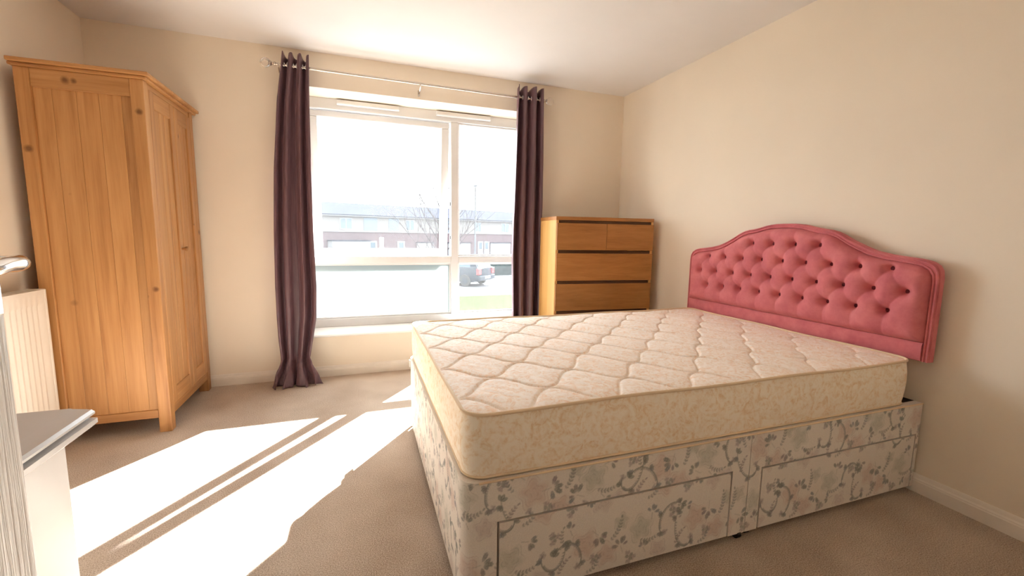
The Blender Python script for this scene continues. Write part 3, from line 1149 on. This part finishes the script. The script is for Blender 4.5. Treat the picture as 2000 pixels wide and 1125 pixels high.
side = MB()
rings = [(-.002, MZB), (.0, MZB + .004), (.004, MZB + .03), (.007, MZB + .07), (.008, MZB + .10), (.006, MZB + .14), (.002, MZT - .02), (.0, MZT - .004)]
pn = len(perim(0))
V = []
for (o_, z) in rings:
    for i, (x, y) in enumerate(perim(o_)):
        wv = .002 * math.sin(x * 21 + z * 30) + .002 * math.sin(y * 17 - z * 25)
        V.append((x + wv * .3, y + wv * .6, z + (edge_wave(x, y) if z > MZT - .03 else 0)))
F = []
for k in range(len(rings) - 1):
    for i in range(pn):
        j = (i + 1) % pn
        F.append((k * pn + i, k * pn + j, (k + 1) * pn + j, (k + 1) * pn + i))
F.append(tuple(range(pn - 1, -1, -1)))
side.add(V, F)
side.xform(BM).build('mattress_side', M_SIDE, mat_, smooth=60)


MB().tube([(x, y, MZT + edge_wave(x, y)) for (x, y) in perim(.001)], .0054, 8, closed=True).xform(BM).build('top_piping', M_PIPE, mat_, smooth=60)
MB().tube([(x, y, MZB + .006) for (x, y) in perim(.0)], .0040, 8, closed=True).xform(BM).build('bottom_piping', M_PIPE, mat_, smooth=60)
# quilted top: ogee stitching as real relief
nu2, nv2 = 470, 324
gu = np.linspace(MX0, MX1, nu2 + 1)
gv = np.linspace(MY0, MY1, nv2 + 1)
GX, GY = np.meshgrid(gu, gv)
cxm, cym = np.clip(GX, MX0 + RC, MX1 - RC), np.clip(GY, MY0 + RC, MY1 - RC)
dx, dy = GX - cxm, GY - cym
rad_ = np.hypot(dx, dy)
mxa = np.maximum(np.abs(dx), np.abs(dy))
sc_ = np.where((np.abs(dx) > 1e-9) & (np.abs(dy) > 1e-9), mxa / np.maximum(rad_, 1e-9), 1.0)
QX, QY = cxm + dx * sc_, cym + dy * sc_
PY, PXL = .1475, .29
dq = np.full(QX.shape, 9.0)
wob = .008 * np.sin(QX * 7.3 + 1.1) + .006 * np.sin(QX * 13 + QY * 5)
for k in range(-16, 2):
    yk = -1.305 + (k + .5) * PY
    sgn = 1 if k % 2 == 0 else -1
    ph = 2 * math.pi * (QX - .425) / PXL
    cr = np.cos(ph)
    cr = np.sign(cr) * np.abs(cr) ** .92
    curve = yk + sgn * (PY / 2 - .006) * cr + wob
    slope = (PY / 2) * 2 * math.pi / PXL * np.abs(np.sin(ph))
    dq = np.minimum(dq, np.abs(QY - curve) / np.sqrt(1 + slope ** 2))
e_ = np.minimum(np.minimum(QX - MX0, MX1 - QX), np.minimum(QY - MY0, MY1 - QY))
rc = np.where((np.abs(dx) > 1e-9) & (np.abs(dy) > 1e-9), RC - np.hypot(QX - cxm, QY - cym), e_)
e_ = np.maximum(np.minimum(e_, rc), 0)
fn = .5 + .5 * np.sin(QX * 61 + 3 * np.sin(QY * 23)) * np.sin(QY * 47 + 2 * np.sin(QX * 31))
hz = .0055 * (1 - np.exp(-dq / .034)) - .0062 * np.exp(-(dq / .0045) ** 2) + .0012 * fn
hz = hz * (1 - np.exp(-e_ / .02)) + .006 * (1 - np.exp(-e_ / .05))
ew = .002 * np.sin(QX * 9 + 1) + .0015 * np.sin(QY * 11 + QX * 3)
pts_ = list(zip(QX.ravel(), QY.ravel(), (MZT - .004 + hz + ew).ravel()))
MB().grid(pts_, nu2, nv2).xform(BM).build('quilted_top', M_QUILT, mat_, smooth=180)

# ------------------------------------------------------------------ curtain pole and curtains
YR, ZR = -.09, 2.136
pole = thing('curtain_pole', 'thin metal curtain pole with ball finials above the window', 'curtain pole', (.48, YR, ZR))
MB().tube([(-.462, YR, ZR + .004), (1.452, YR, ZR - .006)], .0085, 14).build('rod', M_STEEL, pole, smooth=60)


def m_ball():
    m, nt, b = nodes_of('clear acrylic ball')
    b.inputs['Base Color'].default_value = (.96, .93, .88, 1)
    b.inputs['Roughness'].default_value = .03
    b.inputs['Transmission Weight'].default_value = .9
    b.inputs['IOR'].default_value = 1.47
    v = coords(nt)
    f = noise(nt, v, 30.0, 2)
    nt.links.new(ramp(nt, f, [(.3, (.94, .90, .84, 1)), (.7, (.98, .96, .93, 1))]), b.inputs['Base Color'])
    return m


M_BALL = m_ball()
for (x, s, z) in ((-.462, -1, ZR + .004), (1.452, 1, ZR - .006)):
    pr_ = [(.009, -.012), (.0125, -.010), (.0125, -.002), (.007, .002), (.006, .008), (.013, .012), (.017, .018), (.012, .022)]
    cl = MB().lathe([(r, s * h) for r, h in pr_], (x, YR, z), 'x', 18).build('finial_collar', M_STEEL, pole, smooth=40)
    bl = [(.0305 * math.sin(math.pi * k / 18) + .0001, s * (.048 - .0305 * math.cos(math.pi * k / 18))) for k in range(19)]
    MB().lathe(bl, (x, YR, z), 'x', 28).build('finial_ball', M_BALL, pole, smooth=80)
for x in (-.435, .474, 1.44):
    b_ = MB()
    zc = ZR - (x - .5) * .005
    b_.box(x - .007, x + .007, -.012, -.001, zc - .066, zc - .022)
    b_.tube([(x, -.008, zc - .045), (x, -.06, zc - .040), (x, YR, zc - .020)], .005, 8)
    b_.box(x - .005, x + .005, YR - .012, YR + .012, zc - .022, zc - .010)
    b_.build('pole_bracket', M_STEEL, pole, bevel=.001)


def curtain(name, label, edges, folds, amp, top_wave, seed, puddle, yc, bottom):
    """edges: (z, left, right); amp: (z, fold depth)"""
    rs = np.random.default_rng(seed)
    ph = rs.uniform(-.25, .25, 8)
    root = thing(name, label, 'curtain', ((edges[3][1] + edges[3][2]) / 2, YR, 0.0), 'curtains at the window')
    zs2 = np.concatenate([np.linspace(2.205, 2.10, 8), np.linspace(2.08, .22, 60), np.linspace(.20, bottom, 26)])
    ns = folds * 28
    E = sorted(edges)
    A = sorted(amp)
    YT = sorted(yc)
    P = []
    for z in zs2:
        l, r = lerp_tab([(e[0], e[1]) for e in E], z), lerp_tab([(e[0], e[2]) for e in E], z)
        a = lerp_tab(A, z)
        yc_ = lerp_tab(YT, z)
        for i in range(ns + 1):
            s = i / ns
            w_ = s + .020 * math.sin(2 * math.pi * s * 1.7 + ph[0] * 9) * min(1, (2.2 - z) * 1.2)
            f = 2 * math.pi * folds * w_
            sway = .35 * math.sin(z * 2.1 + ph[1] * 7 + s * 5) * max(0, 1 - abs(z - .9) / 1.3)
            c0 = math.cos(f + sway)
            # rounded pleats: flatter crests, narrow valleys
            prof_ = math.copysign(abs(c0) ** .62, c0)
            x = l + (r - l) * s + .010 * math.sin(2 * f + 1.0 + ph[2]) * (r - l) * 2
            y = yc_ - a * prof_ * (1 + .25 * math.sin(3 * s * math.pi + ph[3] * 8))
            zz = z
            if z > 2.15:
                zz = z + top_wave * (c0 if c0 < 0 else c0 * .7) * (z - 2.15) / .055
            if puddle and z < .19:
                # the hem lies on the carpet in crumpled lobes
                k = (.19 - z) / .19
                xc = (l + r) / 2
                x += .016 * k * math.sin(1.6 * f + 1.1) + .012 * k * math.sin(3.1 * f + 4 * k)
                y += -.030 * k + .020 * k * math.sin(1.3 * f + 2.2) - .016 * k * math.sin(2.7 * f + 5 * k)
                zz = max(.004, z + .030 * math.sin(math.pi * k) * math.sin(1.7 * f + 3 * k))
            y = min(y, -.022)
            P.append((x, y, zz))
    o = MB().grid(P, ns, len(zs2) - 1).build('curtain_cloth', M_CURT, root, smooth=180)
    sd = o.modifiers.new('thickness', 'SOLIDIFY')
    sd.thickness = .0025
    sd.offset = 0
    # eyelet rings on the rod
    lt, rt = lerp_tab([(e[0], e[1]) for e in E], ZR), lerp_tab([(e[0], e[2]) for e in E], ZR)
    for k in range(2 * folds):
        x = lt + (rt - lt) * (k + .5) / (2 * folds)
        zc = ZR - (x - .5) * .005
        ring = [(x + .006 * math.cos(q) * (1 if k % 2 else -1), YR + .017 * math.cos(q), zc + .017 * math.sin(q)) for q in np.linspace(0, 2 * math.pi, 17)[:-1]]
        MB().tube(ring, .003, 6, closed=True).build('eyelet', M_CHROME, root, smooth=60)
    return root


curtain('eyelet_curtain', 'aubergine satin curtain left of the window, its hem pooling on the carpet',
        [(2.21, -.408, -.253), (1.91, -.452, -.262), (1.48, -.488, -.268), (1.07, -.507, -.271), (.69, -.516, -.264), (.47, -.515, -.272), (.32, -.511, -.297), (.18, -.502, -.322), (.12, -.520, -.305), (.06, -.550, -.262), (.004, -.565, -.245)],
        3, [(2.2, .036), (1.9, .034), (1.0, .036), (.4, .038), (.2, .030), (.1, .030), (.0, .026)], .013, 3, True,
        [(2.2, -.088), (.4, -.085), (.2, -.09), (.1, -.125), (.0, -.150)], .004)
curtain('eyelet_curtain', 'aubergine satin curtain right of the window, hanging down behind the bed',
        [(2.21, 1.212, 1.428), (1.71, 1.205, 1.440), (1.31, 1.199, 1.445), (.9, 1.196, 1.448), (.43, 1.206, 1.452), (.2, 1.20, 1.46), (.02, 1.19, 1.46)],
        3, [(2.2, .040), (1.9, .036), (1.0, .036), (.0, .036)], .013, 9, False,
        [(2.2, -.088), (1.3, -.080), (1.15, -.070), (.0, -.070)], .012)

# ------------------------------------------------------------------ outside
GZ = -1.72
M_GRASS = plain('sunlit lawn', (.027, .037, .016, 1), .95, 0.0, 0, ns=14.0, nb=.4, var=.35)
M_TARMAC = plain('pale tarmac', (.12, .12, .125, 1), .9, 0.0, 0, ns=40.0, nb=.2, var=.1)
M_BRICK = plain('red brick', (.080, .060, .063, 1), .85, 0.0, 0, ns=30.0, nb=.2, var=.25)
M_RENDER = plain('cream cladding', (.128, .121, .115, 1), .8, 0.0, 0, ns=12.0, var=.06)
M_PANEL = plain('pale blue cladding', (.105, .122, .138, 1), .6, 0.0, 0, var=.04)
M_TILE = plain('grey roof tile', (.030, .032, .040, 1), .8, 0.0, 0, ns=24.0, nb=.3, var=.2)
M_WHITE = plain('white joinery', (.17, .17, .17, 1), .5, 0.0, 0, var=.03)
M_PANE = plain('dark house glass', (.035, .055, .07, 1), .2, var=.1)
M_BARK = plain('bare grey bark', (.060, .052, .054, 1), .9, 0.0, 0, ns=30.0, nb=.4, var=.3)
M_LAMP = plain('grey lamp post', (.085, .09, .095, 1), .7, 0.0, 0)
M_CAR = plain('dark blue car paint', (.007, .012, .019, 1), .3, 0.0, .35)
M_TYRE = plain('tyre rubber', (.02, .02, .02, 1), .8)
M_RED = plain('red lamp lens', (.55, .03, .03, 1), .2)
M_PLATE = plain('number plate white', (.8, .8, .72, 1), .4)
M_HEDGE = plain('dark clipped hedge', (.020, .027, .026, 1), .9, 0.0, 0, ns=10.0, nb=.6, var=.5)

lawn = MB().box(-40, 60, 6.0, 15.15, GZ - .3, GZ + .03).build('lawn', M_GRASS)
structure(lawn)
structure(MB().box(-60, 80, 15.15, 100, GZ - .3, GZ).build('road', M_TARMAC))
structure(MB().box(-60, 80, .35, 6.0, GZ - .3, GZ + .01).build('front_path', M_TARMAC))
structure(MB().box(-40, 60, 15.15, 15.27, GZ - .1, GZ + .04).build('kerb', M_TARMAC))

HA = Vector((-3.02, 45.14, 0))
HD = Vector((.94978, .31291, 0))
HN = Vector((-HD.y, HD.x, 0))
HM = Matrix(((HD.x, HN.x, 0, HA.x), (HD.y, HN.y, 0, HA.y), (0, 0, 1, 0), (0, 0, 0, 1)))   # local: s along the row, n away, z


def house(s0, wins, panels, gar, drs, labels):
    W = 6.9
    root = thing('terraced_house', labels, 'house', tuple(HM @ Vector((s0 + W / 2, 3, GZ))), 'terraced houses across the road')
    def hb_(*a):
        return MB().box(*a).xform(HM)
    hb_(s0, s0 + W, .05, 7, GZ - .2, 1.1).build('brick_wall', M_BRICK, root)
    hb_(s0, s0 + W, .0, 7, 1.1, 2.80).build('upper_wall', M_RENDER, root)
    hb_(s0, s0 + W, -.06, .02, 1.06, 1.16).build('string_course', M_WHITE, root)
    MB().prism([(-.35, 2.84), (3.5, 4.30), (7.35, 2.84), (7.35, 2.78), (-.35, 2.78)], 'x', s0, s0 + W).xform(HM).build('roof', M_TILE, root)
    hb_(s0, s0 + W, -.40, -.33, 2.70, 2.86).build('fascia', M_WHITE, root)
    hb_(s0, s0 + W, -.48, -.40, 2.80, 2.88).build('gutter', M_TILE, root)
    for (a, b) in wins:
        f = MB()
        f.box(a, b, -.05, .02, 1.30, 1.38).box(a, b, -.05, .02, 2.45, 2.53)
        for x in (a, (a + b) / 2 - .03, b - .07):
            f.box(x, x + .07, -.05, .02, 1.38, 2.45)
        fw = f.xform(HM).build('house_window', M_WHITE, root)
        hb_(a + .05, b - .05, -.02, -.005, 1.36, 2.47).build('window_pane', M_PANE, fw)
    for (a, b) in panels:
        hb_(a, b, -.04, .01, 1.17, 2.62).build('cladding_panel', M_PANEL, root)
    for (a, b, z1, dep) in gar:
        g_ = hb_(a, b, -dep, .06, GZ, z1).build('garage' if dep > .5 else 'garage_door', M_WHITE, root)
        hb_(a - .08, b + .08, -dep - .08, .0, z1, z1 + .10).build('garage_roof', M_TILE, g_)
    for (a, b, g2) in drs:
        d_ = hb_(a, b, -.03, .06, GZ, .10).build('front_door', M_WHITE, root)
        if g2:
            hb_(a + .18, b - .18, -.045, -.028, -.9, -.05).build('door_glass', M_PANE, d_)


house(-7.7, [(-5.6, -4.3)], [(-3.2, -1.7)], [(-7.0, -4.0, .05, .1)], [(-3.4, -2.5, True)], 'terraced house at the left end of the row across the road')
house(-.8, [(1.66, 2.95)], [(4.19, 5.68)], [(.42, 4.29, .10, 1.6)], [(4.7, 5.6, True)], 'terraced house with white garage seen through the upper left pane')
house(6.1, [(9.0, 10.1)], [(7.0, 8.2)], [(10.4, 12.6, -.1, .1)], [(8.0, 8.9, True)], 'terraced house partly hidden behind the bare tree')
house(13.0, [(18.45, 19.5)], [(14.6, 16.1)], [(14.6, 17.8, -.13, .1)], [(19.0, 19.8, True)], 'terraced house just right of the bare tree')
house(19.9, [(22.7, 24.05)], [(25.0, 26.2)], [(21.0, 24.3, -.13, .1)], [(20.0, 20.8, True)], 'terraced house with white garage door beyond the parked car')
house(26.8, [(28.6, 29.9)], [(31.0, 32.4)], [(27.4, 30.6, -.13, .1)], [(31.3, 32.2, True)], 'terraced house at the right end of the row')
post = thing('white_post', 'slim white post standing before the brick wall of the house', 'post', (2.34, 38.6, GZ))
p_ = MB()
p_.tube([(2.34, 38.6, GZ), (2.34, 38.6, .50)], .20, 10)
p_.build('post_shaft', M_WHITE, post, smooth=50)
MB().lathe([(.22, 0), (.22, .06), (.1, .12)], (2.34, 38.6, .50), 'z', 12).build('post_cap', M_WHITE, post)
lamp = thing('street_lamp', 'thin grey street lamp rising behind the right hand panes', 'street lamp', (10.6, 36.0, GZ))
MB().tube([(10.6, 36.0, GZ), (10.6, 36.0, 5.0), (10.5, 35.6, 5.25), (10.3, 34.8, 5.3)], [.09, .06, .05, .05], 8).build('lamp_column', M_LAMP, lamp, smooth=60)
MB().box(10.1, 10.35, 34.2, 34.9, 5.24, 5.36).build('lamp_head', M_LAMP, lamp, bevel=.03)

hg = MB()
hrng = np.random.default_rng(5)
nh = 60
P = []
for j, (n0, z) in enumerate([(0, 0), (-.05, .5), (0, .95), (.25, 1.12), (.7, 1.15), (1.0, .95), (1.05, 0)]):
    for i in range(nh + 1):
        s = i / nh
        P.append((8.2 + 14 * s, 24.4 + s * 2 + n0 + hrng.uniform(-.08, .08), GZ + .78 * z + (hrng.uniform(-.06, .06) if z > 0 else 0)))
hg.grid(P, nh, 6)
tag(hg.build('clipped_hedge', M_HEDGE, smooth=180), 'low dark clipped hedge behind the parked car', 'hedge')

# bare tree: one trunk and its branches, the twigs past picking apart in one mesh
tree = thing('bare_tree', 'leafless grey tree standing in front of the houses near the mullion', 'tree', (3.95, 17.0, GZ))
trunk = MB()
trunk.tube([(3.95, 17.0, GZ), (3.92, 17.0, -.6), (3.90, 17.02, .6), (3.86, 17.05, 1.9), (3.9, 17.0, 3.0), (3.88, 17.05, 4.0)], [.13, .10, .085, .06, .035, .012], 8)
tk = trunk.build('trunk', M_BARK, tree, smooth=60)
twigs = MB()
tr_ = random.Random(21)


def branch(p, d, l, r, lev, mb):
    pts3 = [p]
    dd = d.normalized()
    for k in range(4):
        dd = (dd + Vector((tr_.uniform(-.14, .14), tr_.uniform(-.14, .14), tr_.uniform(-.02, .14)))).normalized()
        pts3.append(pts3[-1] + dd * l / 4)
    mb.tube(pts3, [r, r * .85, r * .68, r * .5, r * .3], 5 if lev < 2 else 3, caps=False)
    if lev < 3:
        for k in range(5 if lev == 0 else 4):
            q = pts3[1 + k % 4] if k < 4 else pts3[4]
            side_ = Vector((tr_.uniform(-1, 1), tr_.uniform(-1, 1), tr_.uniform(.1, .9))).normalized()
            branch(q, dd * .8 + side_ * .75, l * tr_.uniform(.45, .65), r * .5, lev + 1, twigs)


for (z, az, el, l) in ((-.75, 3.1, .75, 2.3), (-.5, .2, .7, 2.0), (-.1, 2.9, .8, 2.3), (.1, -.2, .75, 2.0), (.4, 1.3, .7, 1.6), (.5, 3.3, .9, 2.1), (.9, .1, .9, 1.9), (1.2, 2.8, 1.0, 1.9), (1.6, .3, 1.05, 1.6), (2.0, 3.2, 1.1, 1.5), (2.4, -.3, 1.15, 1.3), (-.6, 4.2, .7, 1.6)):
    b_ = MB()
    branch(Vector((3.9, 17.02, z)), Vector((math.cos(az) * math.cos(el), math.sin(az) * math.cos(el) * .7, math.sin(el))), l, .034, 0, b_)
    b_.build('branch', M_BARK, tree, smooth=60)
tw = twigs.build('twigs', M_BARK, tree)
tw['kind'] = 'stuff'

# parked car, seen three quarters from behind
TH = math.radians(47)
hd = Vector((-math.cos(TH), math.sin(TH), 0))      # heading
lf = Vector((-hd.y, hd.x, 0))                       # its left side, towards the room
rl = Vector((5.97, 18.2, 0))                        # rear left corner
cc = rl - lf * .86
KM = Matrix(((hd.x, lf.x, 0, cc.x), (hd.y, lf.y, 0, cc.y), (0, 0, 1, GZ), (0, 0, 0, 1)))   # local: x forward from the tail, y left, z up
car = thing('parked_car', 'dark blue hatchback parked beyond the lawn, seen through the lower right pane', 'car', tuple(cc + Vector((0, 0, GZ))))
secs = [(.0, .42, .98, .70), (.06, .30, 1.02, .80), (.5, .24, 1.02, .86), (1.3, .22, 1.0, .87), (2.4, .22, .98, .87), (3.0, .22, .96, .86), (3.7, .24, .86, .84), (4.1, .28, .76, .78), (4.25, .40, .66, .66)]
V, F = [], []
for (x, z0, z1, hw) in secs:
    V += [(x, -hw * .94, z0), (x, -hw, (z0 + z1) / 2), (x, -hw * .93, z1), (x, 0, z1 + .03), (x, hw * .93, z1), (x, hw, (z0 + z1) / 2), (x, hw * .94, z0)]
for k in range(len(secs) - 1):
    for i in range(7):
        j = (i + 1) % 7
        F.append((k * 7 + i, k * 7 + j, k * 7 + 7 + j, k * 7 + 7 + i))
F += [tuple(range(6, -1, -1)), tuple((len(secs) - 1) * 7 + i for i in range(7))]
MB().add(V, F).xform(KM).build('car_body', M_CAR, car, smooth=40)
cab = [(.10, .98, .72), (.42, 1.42, .58), (.8, 1.50, .56), (1.9, 1.50, .56), (2.5, 1.30, .60), (3.05, .97, .70)]
V = []
for (x, z, hw) in cab:
    V += [(x, -hw, z), (x, hw, z)]
lowr = [(x, s * .78, .97) for (x, z, hw) in cab for s in (-1, 1)]
F = []
for k in range(len(cab) - 1):
    a = k * 2
    F.append((a, a + 2, a + 3, a + 1))
nb = len(V)
for k in range(len(cab) - 1):
    a = k * 2
    F.append((nb + a, nb + a + 2, a + 2, a))
    F.append((nb + a + 1, a + 1, a + 3, nb + a + 3))
MB().add(V + lowr, F).xform(KM).build('cabin', M_CAR, car, smooth=35)
gl = MB()
for s in (-1, 1):
    for (a, b) in ((.55, 1.35), (1.45, 2.35)):
        gl.add([(a, s * .755, 1.03), (b, s * .755, 1.03), (b - .06, s * .61, 1.40), (a + .08, s * .61, 1.40)], [(0, 1, 2, 3)])
gl.xform(KM).build('side_windows', M_PANE, car)
MB().add([(.135, -.60, 1.06), (.135, .60, 1.06), (.385, .52, 1.40), (.385, -.52, 1.40)], [(0, 1, 2, 3)]).xform(KM).build('rear_window', M_PANE, car)
for x in (.80, 3.35):
    for s in (-1, 1):
        wh = MB().lathe([(.20, -.10), (.31, -.09), (.33, -.05), (.33, .05), (.31, .09), (.20, .10)], (x, s * .80, .33), 'y', 20).xform(KM).build('wheel', M_TYRE, car, smooth=40)
        MB().lathe([(.19, -.004), (.19, .004)], (x, s * .905, .33), 'y', 16).xform(KM).build('hub_cap', M_CAR, wh)
for s in (-1, 1):
    MB().box(-.035, .12, s * .56, s * .83, .66, .98).xform(KM).build('tail_lamp', M_RED, car, bevel=.02)
    MB().box(2.30, 2.48, s * .87, s * 1.02, .98, 1.12).xform(KM).build('wing_mirror', M_CAR, car, bevel=.03)
MB().box(-.09, .06, -.80, .80, .36, .60).xform(KM).build('rear_bumper', M_CAR, car, bevel=.04)
MB().box(-.10, -.088, -.26, .26, .44, .56).xform(KM).build('number_plate', M_PLATE, car)
